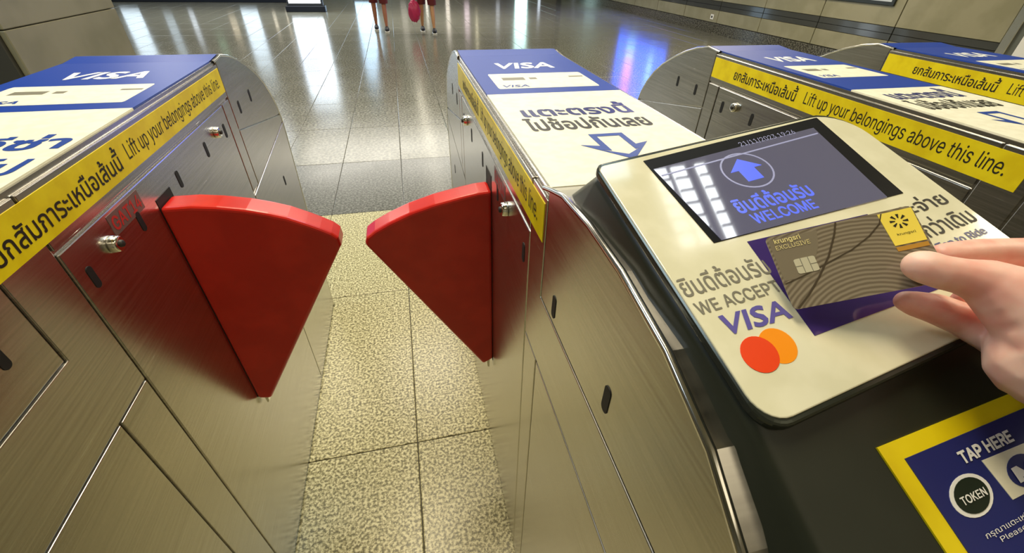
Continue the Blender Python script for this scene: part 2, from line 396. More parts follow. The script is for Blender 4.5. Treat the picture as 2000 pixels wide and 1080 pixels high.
# far wall windows right of the lane
fw = [(2.1, 2.3, 0.2, 1.8, (1, 0.9, 0.75), 1.6), (2.9, 3.15, 0.5, 1.6, (1, 0.8, 0.85), 1.5), (3.4, 3.5, 1.0, 2.4, (1, 0.9, 0.6), 2.5), (5.15, 5.75, 0.1, 2.6, (0.62, 0.95, 0.9), 3.4),
      (1.25, 1.38, 0.2, 1.2, (1, 0.95, 0.8), 2.0), (4.3, 4.5, 0.4, 1.4, (0.8, 0.85, 0.9), 0.8), (6.2, 6.35, 0.1, 0.9, (0.8, 0.9, 1.0), 1.5), (0.2, 0.5, 0.4, 2.8, (0.9, 0.85, 0.7), 0.5)]
for a, b, z0, z1, c, s in fw:
    f = box('shop_window', (a, 21.84, z0), (b, 21.9, z1), BEZEL, wl)
    box('lit_pane', (a + 0.02, 21.82, z0 + 0.02), (b - 0.02, 21.84, z1 - 0.02), em('far_pane', *c, s), f)
# ceiling light fittings
def fitting(x, y, sx, sy, col, s, label, bars=0):
    t = empty('ceiling_light', label, 'ceiling light', 'ceiling lights of the hall', (x, y, CEIL - 0.03))
    fr_ = mat('fitting_frame', srgb(200, 200, 195), 0.4)
    box('frame', (-sx / 2 - 0.03, -sy / 2 - 0.03, -0.01), (sx / 2 + 0.03, sy / 2 + 0.03, 0.028), fr_, t, 0.004)
    box('diffuser', (-sx / 2, -sy / 2, -0.018), (sx / 2, sy / 2, -0.01), em('diffuser', *col, s), t)
    for k in range(1, bars):
        box('louvre', (-sx / 2, -sy / 2 + sy * k / bars - 0.008, -0.035), (sx / 2, -sy / 2 + sy * k / bars + 0.008, -0.018), fr_, t)
    return t
ORD = ('nearest', 'second', 'third', 'fourth', 'fifth', 'sixth', 'seventh', 'eighth', 'ninth')
for k in range(9):
    fitting(0.55, 4.2 + 1.9 * k, 0.14, 1.5, (1, 0.92, 0.72), 5.0, ORD[k] + ' long slim ceiling light beyond the gates, above the middle lane')
for k in range(6):
    fitting(-4.2, 5.0 + 2.6 * k, 0.2, 0.9, (1, 0.88, 0.6), 5.0, ORD[k] + ' short warm ceiling light over the left of the hall')
    fitting(4.6, 5.2 + 2.6 * k, 0.16, 0.9, (1, 0.88, 0.6), 5.0, ORD[k] + ' short warm ceiling light over the right of the hall')
for dx, wh in ((-0.14, 'left'), (0.0, 'middle'), (0.17, 'right, narrow')):
    fitting(1.70 + dx, 1.42, 0.10 if dx < 0.1 else 0.07, 0.62, (0.95, 1.0, 1.0), 7.0, wh + ' one of three louvred ceiling lights above the second aisle', bars=6)

# ------------------------------------------------------------------ ticket gates
FAR = [(1.29, 1.125), (1.35, 1.130), (1.41, 1.118), (1.47, 1.098), (1.53, 1.072), (1.60, 1.035), (1.65, 0.998), (1.69, 0.955), (1.72, 0.91), (1.738, 0.86), (1.742, 0.82), (1.72, 0.5), (1.70, 0.0)]
NEAR = [(-0.20, 0.0), (-0.20, 0.62), (-0.175, 0.76), (-0.13, 0.87), (-0.07, 0.96), (0.0, 1.035), (0.066, 1.088), (0.111, 1.118), (0.172, 1.139), (0.249, 1.150), (0.319, 1.152), (0.392, 1.146), (0.43, 1.135), (0.46, 1.125)]
PROF = NEAR + FAR
def gate(label, x0, x1, side, zs, zc, yb, ya, text_rows=True, reader=False, blue_y=0.885, flap=None):
    """x0 = the aisle face that the photograph shows, x1 = the hidden side; side = +1 when the shown face looks to +x"""
    g = empty('ticket_gate', label, 'ticket gate', 'ticket gates in a row', ((x0 + x1) / 2, 0.7, 0))
    O = V(g.location)
    def L(p): return V(p) - O
    t = 0.004
    xin = x0 - side * t
    lo, hi = (xin, x1) if xin < x1 else (x1, xin)
    body = slab('body', [L((lo, y, z)) for y, z in PROF], (hi - lo, 0, 0), STEEL, g)
    # side panels, 4 mm proud of the carcass, with open joints between them
    def pan(poly, name='side_panel', m=STEEL, th=t, bev=0.0012):
        return slab(name, [L((xin, y, z)) for y, z in poly], (side * th, 0, 0), m, g, bev, 2)
    inner = [(y, z) for y, z in PROF]
    q = 0.0022
    lowY = clipline
    full = inner
    B = clipline(clipline(full, lambda p: zs - q - p[1]), lambda p: yb - q - p[0]); B = clipline(B, lambda p: p[1] - 0.012)
    pan(B)
    cc = clipline(clipline(full, lambda p: p[1] - zc - q), lambda p: yb - q - p[0]); pan(cc)
    # L-shaped filler above the lower door
    nearfill = clipline(clipline(clipline(full, lambda p: zc - q - p[1]), lambda p: p[1] - zs - q), lambda p: yb - p[0])
    left_pts = [p for p in nearfill if p[0] < yb - 1e-4]
    pan([(ya - q, zs + q)] + [(ya - q, 1.118)] + [(yb + q, 1.118)] + [(yb + q, zc - q)] + sorted([p for p in left_pts], key=lambda p: -p[1]))
    pan([(yb + q, 0.012), (ya - q, 0.012), (ya - q, zs - q), (yb + q, zs - q)])
    # top fillet strip behind the yellow band
    pan([(ya + q, 1.042), (1.30, 1.042), (1.30, 1.118), (ya + q, 1.118)])
    ye = 1.245
    pan([(ya + q, 0.012), (ye - q, 0.012), (ye - q, 1.036), (ya + q, 1.036)], bev=0.002)
    pan([(ye + q, 0.80), (1.30 - q, 0.80), (1.30 - q, 1.036), (ye + q, 1.036)], m=STEEL)
    up = lambda p: p[1] - (0.957 + (p[0] - 1.30) * (-0.19))
    mid = lambda p: p[1] - (0.797 + (p[0] - 1.30) * 0.115)
    pan(clipline(clipline(full, lambda p: up(p) - q), lambda p: p[0] - 1.30 - q))
    pan(clipline(clipline(clipline(full, lambda p: -up(p) - q), lambda p: mid(p) - q), lambda p: p[0] - 1.30 - q))
    pan(clipline(clipline(clipline(full, lambda p: -mid(p) - q), lambda p: p[0] - ye - q), lambda p: p[1] - 0.012))
    # bright rolled edge along the arches
    def rim(pts, wdt=0.007):
        vs, fs = [], []
        n = len(pts)
        for i, (y, z) in enumerate(pts):
            for k in range(6):
                a = 2 * math.pi * k / 6
                d = V((0, pts[min(i + 1, n - 1)][0] - pts[max(i - 1, 0)][0], pts[min(i + 1, n - 1)][1] - pts[max(i - 1, 0)][1])).normalized()
                nn = V((0, -d.z, d.y)); s_ = V((1, 0, 0))
                vs.append(L((x0 - side * 0.002, y, z)) + nn * math.cos(a) * wdt / 2 + s_ * math.sin(a) * wdt / 2)
        for i in range(n - 1):
            for k in range(6):
                fs.append((i * 6 + k, i * 6 + (k + 1) % 6, (i + 1) * 6 + (k + 1) % 6, (i + 1) * 6 + k))
        link('rolled_edge', raw('rolled_edge', vs, fs), STEEL_RIM, g, True)
    rim(NEAR[1:]); rim(FAR)
    # slots and locks
    fs_ = Fr(L((x0, 0, 0)), (0, 1, 0), (0, 0, 1), (side, 0, 0))
    for y, z in ((ya + 0.03, 0.982), (0.74, 0.986), (0.907, 0.987), (1.068, 0.987), (1.205, 0.985), (1.36, 1.0), (1.474, 1.002), (1.55, 0.70), (yb - 0.055, 1.0), (0.225, 1.02)):
        patch('slot', fs_, rrect(y - 0.006, z - 0.017, y + 0.006, z + 0.017, 0.0055), BLACKHOLE, g, 0.0, 0.0008)
    for y, z in ((0.655, 0.995), (1.146, 1.0)):
        bm = bmesh.new(); bmesh.ops.create_cone(bm, cap_ends=True, segments=20, radius1=0.0135, radius2=0.012, depth=0.011, matrix=Matrix.Translation(L((x0 + side * 0.0055, y, z))) @ Matrix.Rotation(side * math.pi / 2, 4, 'Y'))
        lk = link('lock', finish(bm, 'lock', 0.002, 2), CHROME, g, True)
        bm = bmesh.new(); bmesh.ops.create_cone(bm, cap_ends=True, segments=14, radius1=0.006, radius2=0.005, depth=0.006, matrix=Matrix.Translation(L((x0 + side * 0.012, y, z))) @ Matrix.Rotation(side * math.pi / 2, 4, 'Y'))
        link('key_barrel', finish(bm, 'key_barrel', 0.001, 1), STEEL_DARK, lk, True)
    # yellow band with its writing
    bd = patch('yellow_band', fs_, [(0.447, 1.055), (1.297, 1.055), (1.297, 1.110), (0.447, 1.110)], YEL, g, 0.0, 0.0008)
    th, en = 'ยกสัมภาระเหนือเส้นนี้', 'Lift up your belongings above this line.'
    if side > 0:
        tf = Fr(L((x0, 0, 0)), (0, 1, 0), (0, 0, 1), (1, 0, 0))
        text('lettering', th, tf, 0.487, 1.066, 0.768, 1.103, INK, bd, 0.0011, bold=0.012)
        text('lettering', en, tf, 0.792, 1.064, 1.272, 1.098, INK, bd, 0.0011)
    else:
        tf = Fr(L((x0, 0, 0)), (0, -1, 0), (0, 0, 1), (-1, 0, 0))
        text('lettering', th, tf, -1.192, 1.068, -0.945, 1.105, INK, bd, 0.0011, bold=0.012)
        text('lettering', en, tf, -0.918, 1.064, -0.474, 1.100, INK, bd, 0.0011)
    # printed top sheets
    xa, xb = min(x0, x1) + 0.008, max(x0, x1) - 0.008
    tp = Fr(L((xa, 0, 1.125)), (xb - xa, 0, 0), (0, 1, 0))
    white = patch('white_sheet', tp, [(0, 0.455), (1, 0.455), (1, blue_y), (0, blue_y)], CREAM, g, 0.0, 0.0025)
    blue = patch('blue_sheet', tp, [(0, blue_y + 0.0005), (1, blue_y + 0.0005), (1, 1.288), (0, 1.288)], BLUE, g, 0.0, 0.0025)
    vs = []
    ns = [(1.290, 1.125), (1.35, 1.130), (1.385, 1.125)]
    for y, z in ns: vs += [L((xa, y, z + 0.0022)), L((xb, y, z + 0.0022))]
    link('blue_sheet', raw('nose_sheet', vs, [(0, 1, 3, 2), (2, 3, 5, 4)]), BLUE, g)
    cardp = patch('pictured_card', tp, rrect(0.115, 0.925, 0.90, 1.062, 0.012), CREAM, blue, 0.0025, 0.0028)
    text('lettering', 'VISA', tp, 0.25, 1.115, 0.755, 1.185, WHITE, blue, 0.0029, bold=0.035, shear=0.22)
    text('lettering', 'VISA', tp, 0.16, 0.935, 0.36, 0.955, INKBLUE, blue, 0.0031, bold=0.03, shear=0.2)
    patch('printed_chip', tp, [(0.20, 0.998), (0.38, 0.998), (0.38, 1.022), (0.20, 1.022)], GREYINK, blue, 0.0028, 0.0030)
    patch('printed_chip', tp, [(0.42, 1.002), (0.48, 1.002), (0.48, 1.018), (0.42, 1.018)], GREYINK, blue, 0.0028, 0.0030)
    patch('printed_mark', tp, [(0.76, 1.014), (0.88, 1.014), (0.88, 1.024), (0.76, 1.024)], GREYINK, blue, 0.0028, 0.0030)
    if side > 0:
        text('lettering', 'แตะวีซ่า', tp, 0.22, 0.690, 0.97, 0.755, INKBLUE, white, 0.0029, bold=0.03)
        text('lettering', 'จ่ายแล้วไป', tp, 0.15, 0.600, 0.95, 0.662, INKBLUE, white, 0.0029, bold=0.03)
    else:
        text('lettering', 'แตะตรงนี้', tp, 0.13, 0.728, 0.86, 0.802, NAVY, white, 0.0029, bold=0.035)
        text('lettering', 'ไปช้อปกันเลย', tp, 0.10, 0.655, 0.86, 0.722, INK, white, 0.0029, bold=0.03)
        ax = [(0.40, 0.628), (0.60, 0.628), (0.60, 0.577), (0.68, 0.585), (0.50, 0.52), (0.30, 0.585), (0.40, 0.577)]
        cx, cy = 0.49, 0.58
        inn = [(0.435, 0.616), (0.565, 0.616), (0.565, 0.556), (0.60, 0.562), (0.50, 0.540), (0.38, 0.562), (0.435, 0.556)]
        vs = [tp.p(u, v, 0.0029) for u, v in ax] + [tp.p(u, v, 0.0029) for u, v in inn]
        link('arrow_print', raw('arrow', vs, [(i, (i + 1) % 7, 7 + (i + 1) % 7, 7 + i) for i in range(7)]), INKBLUE, white)
    # flap slot, flap and number tag
    if flap: patch('flap_slot', fs_, [(0.803, 0.45), (0.862, 0.45), (0.862, 0.992), (0.803, 0.992)], BLACKHOLE, g, 0.0, 0.0009)
    if flap:
        fl = slab('flap', [L((x, 0.80, z)) for x, z in flap], (0, 0.056, 0), RED, g, 0.007, 3, 40)
        for p in fl.data.polygons: p.use_smooth = False
        fx = flap[-1][0] - side * -0.012
        bp = [L((flap[-1][0] + side * 0.006, 0.815, 0.445)), L((flap[-1][0] + side * 0.016, 0.815, 0.445)), L((flap[-1][0] + side * 0.014, 0.815, 0.415)), L((flap[-1][0] + side * 0.008, 0.815, 0.410))]
        slab('hinge_clip', bp, (0, 0.012, 0), CHROME, fl, 0.0008, 1)
    for side_tag in ((0.675, 0.765),):
        tg = patch('number_tag', fs_, [(0.672, 0.998), (0.768, 0.998), (0.768, 1.030), (0.672, 1.030)], mat('tag_film', srgb(120, 96, 92), 0.4, 0.3), g, 0.0, 0.0006)
        tf2 = tf
        if side > 0: text('lettering', 'GAT14', tf2, 0.677, 1.003, 0.764, 1.025, TAGRED, tg, 0.0009, bold=0.02)
        else: text('lettering', 'GAT14', tf2, -0.764, 1.003, -0.677, 1.025, TAGRED, tg, 0.0009, bold=0.02)
    return g
flapL = [(-0.449, 0.978), (-0.40, 0.9775), (-0.36, 0.972), (-0.314, 0.962), (-0.28, 0.951), (-0.249, 0.939), (-0.22, 0.923), (-0.197, 0.909), (-0.178, 0.896), (-0.167, 0.884), (-0.165, 0.865), (-0.421, 0.440), (-0.449, 0.447)]
flapR = [(0.149, 0.960), (0.12, 0.958), (0.085, 0.952), (0.032, 0.941), (-0.021, 0.925), (-0.064, 0.907), (-0.095, 0.891), (-0.113, 0.878), (-0.119, 0.862), (0.122, 0.443), (0.149, 0.458)]
gateL = gate('leftmost stainless steel ticket gate with open red flap on its right side', -0.449, -0.772, 1, 0.806, 0.935, 0.477, 0.560, flap=flapL)
gateM = gate('middle stainless steel ticket gate carrying the black card reader', 0.149, 0.449, -1, 0.845, 0.972, 0.438, 0.506, flap=flapR)
gateR = gate('stainless steel ticket gate behind the card reader, second from right', 0.954, 1.222, -1, 0.845, 0.972, 0.430, 0.500, blue_y=0.815)
gateX = gate('rightmost stainless steel ticket gate, mostly cut off by the picture edge', 1.62, 1.90, -1, 0.845, 0.972, 0.430, 0.500)

# ------------------------------------------------------------------ card reader on the middle gate
gO = V(gateM.location)
P0 = V((0.15404681, 0.32771445, 1.20544323)) - gO
U = V((0.28071974, 0.04363688, 0.02274313)); W = V((0.01752634, -0.22469674, -0.05951094)); NUP = V((-0.03800117, -0.25860659, 0.96523497))
D = V((0.08144474, -0.88910294, -0.45040285))
def pt(u, v, w=0.0): return P0 + U * u + W * v + NUP * w
# housing: stations along the slope: top-left, top-right, bottom-left, bottom-right
def gl(x, y, z): return V((x, y, z)) - gO
Un = U.normalized()
lipb = P0 + W * 1.02 - NUP * 0.012
st = []
def stn(tl, tr, bl, br): st.append((tl, tr, bl, br))
stn(gl(0.160, 0.418, 1.130), gl(0.446, 0.450, 1.130), gl(0.158, 0.424, 1.10), gl(0.446, 0.452, 1.10))
stn(pt(0.02, -0.05, -0.020), pt(0.98, -0.05, -0.020), gl(0.158, 0.385, 1.10), gl(0.446, 0.420, 1.10))
stn(pt(-0.004, 0.01, -0.008), pt(1.004, 0.01, -0.008), gl(0.157, 0.34, 1.12), gl(0.446, 0.38, 1.12))
stn(pt(-0.006, 0.5, -0.008), pt(1.004, 0.5, -0.008), gl(0.157, 0.22, 1.12), gl(0.446, 0.26, 1.12))
stn(pt(-0.006, 0.98, -0.008), pt(1.004, 0.98, -0.008), gl(0.158, 0.125, 1.09), gl(0.446, 0.15, 1.09))
stn(lipb + U * 0.0, lipb + U * 1.0, gl(0.158, 0.105, 1.08), gl(0.446, 0.14, 1.08))
stn(lipb + U * 0.0 + D * 0.06, lipb + U * 0.99 + D * 0.06, gl(0.158, 0.055, 1.06), gl(0.446, 0.09, 1.04))
stn(lipb + U * -0.01 + D * 0.16, lipb + U * 0.97 + D * 0.16, gl(0.158, -0.045, 0.97), gl(0.446, 0.0, 0.95))
stn(lipb + U * -0.02 + D * 0.24, lipb + U * 0.96 + D * 0.24, gl(0.158, -0.115, 0.88), gl(0.446, -0.08, 0.86))
bm = bmesh.new(); rows = []
for s_ in st: rows.append([bm.verts.new(p) for p in (s_[0], s_[1], s_[3], s_[2])])
for i in range(len(rows) - 1):
    for k in range(4): bm.faces.new((rows[i][k], rows[i][(k + 1) % 4], rows[i + 1][(k + 1) % 4], rows[i + 1][k]))
bm.faces.new(rows[0]); bm.faces.new(rows[-1][::-1])
housing = link('reader_housing', finish(bm, 'reader_housing', 0.007, 3, 25), BLACKTOP, gateM, True)
housing['label'] = 'dark charcoal housing of the card reader'
# steel channel strips between the gate edge and the housing
arch = [(y, z) for y, z in NEAR if y > -0.19]
vs, fs = [], []
for y, z in arch: vs += [gl(0.151, y, z - 0.001), gl(0.178, y, z - (0.040 if y < 0.38 else 0.010))]
for i in range(len(arch) - 1): fs.append((2 * i, 2 * i + 1, 2 * i + 3, 2 * i + 2))
# the fascia
pf = Fr(pt(0, 0), U, W, NUP)
fout = rrect(0.0, 0.0, 1.0, 1.0, 0.05, 6)
def rr2(u0, v0, u1, v1, ru, rv, n=7):
    out = []
    for (cu, cv, a0, su, sv) in ((u1, v1, 0, ru[0], rv[0]), (u0, v1, 90, ru[1], rv[1]), (u0, v0, 180, ru[2], rv[2]), (u1, v0, 270, ru[3], rv[3])):
        ccu = cu + (-su if a0 in (0, 270) else su); ccv = cv + (-sv if a0 in (0, 90) else sv)
        for k in range(n + 1):
            a = math.radians(a0 + 90 * k / n); out.append((ccu + su * math.cos(a), ccv + sv * math.sin(a)))
    return out
fascia_rim = slab('fascia_rim', [pf.p(u, v, -0.010) for u, v in rr2(-0.005, -0.022, 1.010, 1.017, (0.065, 0.065, 0.028, 0.14), (0.085, 0.085, 0.045, 0.20))], NUP * 0.0092, mat('fascia_edge', srgb(64, 68, 60), 0.2, 0.5), gateM, 0.003, 3)
fascia = slab('fascia', [pf.p(u, v, -0.004) for u, v in rr2(0, 0, 1, 1, (0.055, 0.065, 0.025, 0.14), (0.07, 0.085, 0.03, 0.18))], NUP * 0.004, FASCIA, gateM, 0.0008, 2)
fascia['label'] = 'pale glossy front plate of the card reader'
# screen: recessed look by a bevelled black surround
sTL, sTR, sBR, sBL = (0.150, 0.030), (0.890, -0.000), (0.848, 0.502), (0.176, 0.463)
bez = patch('screen_bezel', pf, [(0.150, 0.028), (0.880, 0.012), (0.852, 0.503), (0.172, 0.468)], BEZEL, fascia, -0.001, 0.0006)
scr = patch('screen', pf, [(0.160, 0.085), (0.820, 0.070), (0.785, 0.500), (0.196, 0.468)], SCREEN, fascia, 0.0, 0.0010)
scr['label'] = 'lit welcome screen'
def pl_line(name, a, b, wd, m, parent, lift=0.0013):
    a, b = V(a), V(b); d = (b - a).normalized(); n_ = V((-d.y, d.x)) * wd / 2
    return patch(name, pf, [tuple(a - n_), tuple(b - n_), tuple(b + n_), tuple(a + n_)], m, parent, 0.001, lift)
pl_line('screen_line', (0.17, 0.128), (0.81, 0.108), 0.006, SCRLINE, fascia)
tfp = Fr(pf.O + NUP * 0, U, -W, NUP)   # v upwards: use negative v
def ft(s, u0, v0, u1, v1, m, lift=0.00035, parent=None, slope=0.0, name='lettering', **k):
    fr = Fr(pf.p(u0, v1), U * (u1 - u0) + W * slope, -W * (v1 - v0), NUP)
    return text(name, s, fr, 0, 0, 1, 1, m, parent or fascia, lift, **k)
ft('21/11/2023 19:26', 0.50, 0.052, 0.735, 0.082, SCRLINE, slope=-0.0, lift=0.0012)
cir = ellipse(0.445, 0.205, 0.088, 0.098, 36); cin = ellipse(0.445, 0.205, 0.082, 0.0915, 36)
link('screen_circle', raw('screen_circle', [pf.p(u, v, 0.0013) for u, v in cir + cin], [(i, (i + 1) % 36, 36 + (i + 1) % 36, 36 + i) for i in range(36)]), SCRLINE, fascia)
patch('screen_arrow', pf, [(0.445, 0.14), (0.505, 0.20), (0.474, 0.20), (0.474, 0.262), (0.416, 0.262), (0.416, 0.20), (0.385, 0.20)], SCRTXT, fascia, 0.001, 0.0014)
ft('ยินดีต้อนรับ', 0.305, 0.312, 0.578, 0.392, SCRTXT, slope=0.012, bold=0.025, lift=0.0012)
ft('WELCOME', 0.325, 0.402, 0.548, 0.450, SCRTXT, slope=0.010, bold=0.02, lift=0.0012)
# prints on the fascia
ft('ยินดีต้อนรับ', 0.008, 0.540, 0.262, 0.618, GREYINK, slope=0.014, bold=0.008)
ft('WE ACCEPT', 0.012, 0.640, 0.250, 0.682, GREYINK, slope=0.014, bold=0.012)
ft('VISA', 0.050, 0.700, 0.222, 0.764, PURPLE, slope=0.018, bold=0.03, shear=0.25)
patch('red_disc', pf, ellipse(0.085, 0.838, 0.043, 0.052), REDINK, fascia, 0.0, 0.00035)
patch('orange_disc', pf, ellipse(0.138, 0.835, 0.043, 0.052), ORANGE, fascia, 0.0, 0.0002)
ft('แตะจ่าย', 0.71, 0.532, 0.962, 0.600, INK, slope=0.0, bold=0.012)
ft('ง่ายกว่าเดิม', 0.66, 0.622, 0.975, 0.700, INK, slope=0.0, bold=0.012)
ft('Tap to Ride', 0.76, 0.722, 0.955, 0.760, NAVY, slope=0.0, bold=0.02)
tapz = patch('tap_zone', pf, [(0.262, 0.500), (0.670, 0.540), (0.690, 0.86), (0.236, 0.848)], TAPINK, fascia, 0.0, 0.0003)
# sticker on the sloping front
sO = lipb.copy()
NS = U.cross(D).normalized()
if NS.z < 0: NS = -NS
sf = Fr(sO, U, D * 0.1, NS)
Z0 = 0.0012
stk = patch('yellow_border', sf, [(0.235, 0.266), (0.658, 0.345), (0.668, 1.36), (0.262, 1.30)], YEL, gateM, -0.001, Z0)
stk['label'] = 'yellow border of the tap here sticker'
bl_ = patch('blue_sticker', sf, [(0.279, 0.372), (0.645, 0.440), (0.655, 1.26), (0.300, 1.21)], NAVY, gateM, Z0, Z0 + 0.0006)
bl_['label'] = 'navy sticker with token and card pictures'
def stt(s, u0, v0, u1, v1, m, slope, lift=0.0012, **k):
    fr = Fr(sf.p(u0, v1, Z0), sf.X * (u1 - u0) + sf.Y * slope, -sf.Y * (v1 - v0), NS)
    return text('lettering', s, fr, 0, 0, 1, 1, m, bl_, lift, **k)
stt('TAP HERE', 0.398, 0.46, 0.553, 0.528, WHITE, 0.025, bold=0.04)
patch('token_ring', sf, ellipse(0.372, 0.663, 0.054, 0.100), WHITE, bl_, Z0, Z0 + 0.0009)
patch('token_disc', sf, ellipse(0.372, 0.663, 0.044, 0.083), DARKGRN, bl_, Z0, Z0 + 0.0012)
stt('TOKEN', 0.338, 0.642, 0.406, 0.684, WHITE, 0.012, 0.0016, bold=0.02)
patch('card_print', sf, [(0.445, 0.555), (0.60, 0.592), (0.612, 0.80), (0.455, 0.775)], CREAM, bl_, Z0, Z0 + 0.0009)
patch('emblem_disc', sf, ellipse(0.525, 0.690, 0.044, 0.080), NAVY, bl_, Z0, Z0 + 0.0012)
stt('M', 0.495, 0.650, 0.555, 0.730, WHITE, 0.01, 0.0016, bold=0.06)
stt('กรุณาแตะเหรียญโดยสารที่นี่', 0.345, 0.815, 0.60, 0.862, WHITE, 0.04)
stt('Please tap to Enter', 0.372, 0.872, 0.58, 0.902, WHITE, 0.035)

# ------------------------------------------------------------------ payment card held over the reader
cT = V((0.228, 0.206, 1.198)); cU = V((0.078, -0.022, 0.029)); cW = V((-0.001, -0.044, -0.027)); cN = -cU.cross(cW).normalized()
if cN.z < 0: cN = -cN
cardM = mat('bronze_card', srgb(122, 110, 88), 0.25, 0.0)
t, n, l, b = nt(cardM)
tc = n.new('ShaderNodeTexCoord'); wv = n.new('ShaderNodeTexWave'); wv.wave_type = 'RINGS'; wv.rings_direction = 'SPHERICAL'
mp = n.new('ShaderNodeMapping'); mp.inputs['Location'].default_value = (-0.03, 0.09, 0.02)
l.new(tc.outputs['Object'], mp.inputs[0]); l.new(mp.outputs[0], wv.inputs['Vector'])
wv.inputs['Scale'].default_value = 115; wv.inputs['Distortion'].default_value = 1.2; wv.inputs['Detail'].default_value = 1
cr = n.new('ShaderNodeValToRGB'); cr.color_ramp.elements[0].color = srgb(112, 100, 82); cr.color_ramp.elements[1].color = srgb(150, 138, 116)
l.new(wv.outputs['Color'], cr.inputs[0]); l.new(cr.outputs[0], b.inputs['Base Color'])
card = slab('bank_card', [V(p) - cT for p in [cT + cU * u + cW * v for u, v in rr2(0, 0, 1, 1, (0.037,) * 4, (0.06,) * 4, 6)]], cN * 0.0008, cardM)
card.location = cT
tag(card, 'bronze bank card with gold chip and yellow emblem held over the reader', 'card')
cf = Fr((0, 0, 0), cU, cW, cN)
def cpatch(name, poly, m, w1=0.0010): return patch(name, cf, poly, m, card, 0.0008, w1)
plain = mat('card_plain', srgb(132, 121, 100), 0.28, 0.0)
cpatch('plain_field', [(0.015, 0.05), (0.36, 0.05), (0.33, 0.25), (0.20, 0.62), (0.015, 0.62)], plain, 0.0009)
GOLD = mat('gold_print', srgb(236, 220, 150), 0.4, 0.0)
chip = cpatch('chip', rrect(0.125, 0.37, 0.27, 0.57, 0.02), mat('chip_gold', srgb(214, 208, 178), 0.35, 0.15), 0.0012)
for a, b_ in (((0.17, 0.37), (0.174, 0.57)), ((0.222, 0.37), (0.226, 0.57)), ((0.125, 0.466), (0.17, 0.474)), ((0.226, 0.466), (0.27, 0.474))):
    patch('chip_line', cf, [(a[0], a[1]), (b_[0], a[1]), (b_[0], b_[1]), (a[0], b_[1])], GREYINK, chip, 0.0012, 0.0013)
def ctext(s, u0, v0, u1, v1, m, **k):
    fr = Fr(cf.p(u0, v1), cU * (u1 - u0), -cW * (v1 - v0), cN)
    return text('lettering', s, fr, 0, 0, 1, 1, m, card, 0.0013, **k)
ctext('krungsri', 0.050, 0.045, 0.235, 0.135, GOLD, bold=0.02)
ctext('EXCLUSIVE', 0.045, 0.145, 0.285, 0.205, GOLD)
YLOGO = mat('card_yellow', srgb(255, 230, 90), 0.4)
lg = cpatch('emblem_plate', [(0.775, 0.03), (0.995, 0.03), (0.985, 0.47), (0.785, 0.47)], YLOGO, 0.0011)
for k in range(8):
    a = math.radians(45 * k + 10); c0 = (0.882, 0.17)
    pts = [(c0[0] + r * 0.6 * math.cos(a + da), c0[1] + r * math.sin(a + da)) for r, da in ((0.04, -0.15), (0.095, -0.22), (0.095, 0.10), (0.04, 0.10))]
    patch('emblem_petal', cf, pts, INK, lg, 0.0011, 0.0013)
ctext('krungsri', 0.83, 0.32, 0.945, 0.36, INK)
cpatch('printed_strip', [(0.785, 0.49), (0.985, 0.49), (0.983, 0.545), (0.787, 0.545)], mat('strip', srgb(190, 140, 50), 0.4), 0.0011)
def cline(pts, wd=0.006):
    vs, fs = [], []
    for i, (u, v) in enumerate(pts):
        a = pts[max(i - 1, 0)]; c = pts[min(i + 1, len(pts) - 1)]
        d = V((c[0] - a[0], c[1] - a[1])).normalized(); vs += [cf.p(u - d.y * wd, v + d.x * wd * 1.6, 0.00115), cf.p(u + d.y * wd, v - d.x * wd * 1.6, 0.00115)]
    for i in range(len(pts) - 1): fs.append((2 * i, 2 * i + 1, 2 * i + 3, 2 * i + 2))
    link('card_crease', raw('card_crease', vs, fs), mat('card_dark_line', srgb(72, 60, 42), 0.4), card)
cline([(0.50, 0.005), (0.46, 0.15), (0.36, 0.42), (0.24, 0.66), (0.13, 0.85), (0.03, 0.99)])
cline([(0.01, 0.66), (0.15, 0.60), (0.34, 0.50), (0.52, 0.40), (0.66, 0.28), (0.76, 0.15), (0.80, 0.03)], 0.004)

# ------------------------------------------------------------------ hand holding the card
def at(px, py, d): return CAM + (RIGHT * (px - 1000) + DOWN * (py - 540)) * (d / 840) + FWD * d
def chain(bm, pts, step=0.35):
    """pts: (px, py, depth, radius mm) -> overlapping spheres"""
    P = [(q[0], q[1] / 1000) if len(q) == 2 else (at(*q[:3]), q[3] / 1000) for q in pts]
    def put(c, r): bmesh.ops.create_icosphere(bm, subdivisions=2, radius=r, matrix=Matrix.Translation(c))
    for (a, ra), (b_, rb) in zip(P[:-1], P[1:]):
        nseg = max(2, int((a - b_).length / (min(ra, rb) * step)))
        for k in range(nseg):
            f = k / nseg; put(a.lerp(b_, f), ra + (rb - ra) * f)
    put(*P[-1])
bm = bmesh.new()
WR = (2190, 830, 0.205, 24)
chain(bm, [(V((0.56, -0.26, 1.19)), 40), (V((0.46, -0.13, 1.19)), 34), WR])
chain(bm, [WR, (2110, 730, 0.232, 26), (2065, 640, 0.242, 28)])
chain(bm, [(2110, 745, 0.225, 25), (2024, 712, 0.236, 21.5), (1992, 684, 0.247, 16)])
chain(bm, [WR, (2185, 760, 0.235, 23), (2180, 680, 0.262, 22), (2150, 590, 0.280, 18)])
chain(bm, [(2130, 770, 0.218, 21), (2085, 700, 0.226, 23), (2035, 625, 0.235, 22.5), (1978, 582, 0.241, 18.5), (1932, 554, 0.245, 14.0), (1885, 541, 0.247, 10.9), (1840, 532, 0.249, 10.4), (1812, 523, 0.252, 10.4), (1797, 519, 0.254, 9.4)])   # thumb
chain(bm, [(2150, 590, 0.280, 17), (2110, 500, 0.285, 13), (2040, 494, 0.283, 10.6), (1950, 493, 0.279, 9.7), (1900, 494, 0.276, 9.3), (1858, 497, 0.273, 8.5), (1840, 498, 0.272, 7.6)])  # index
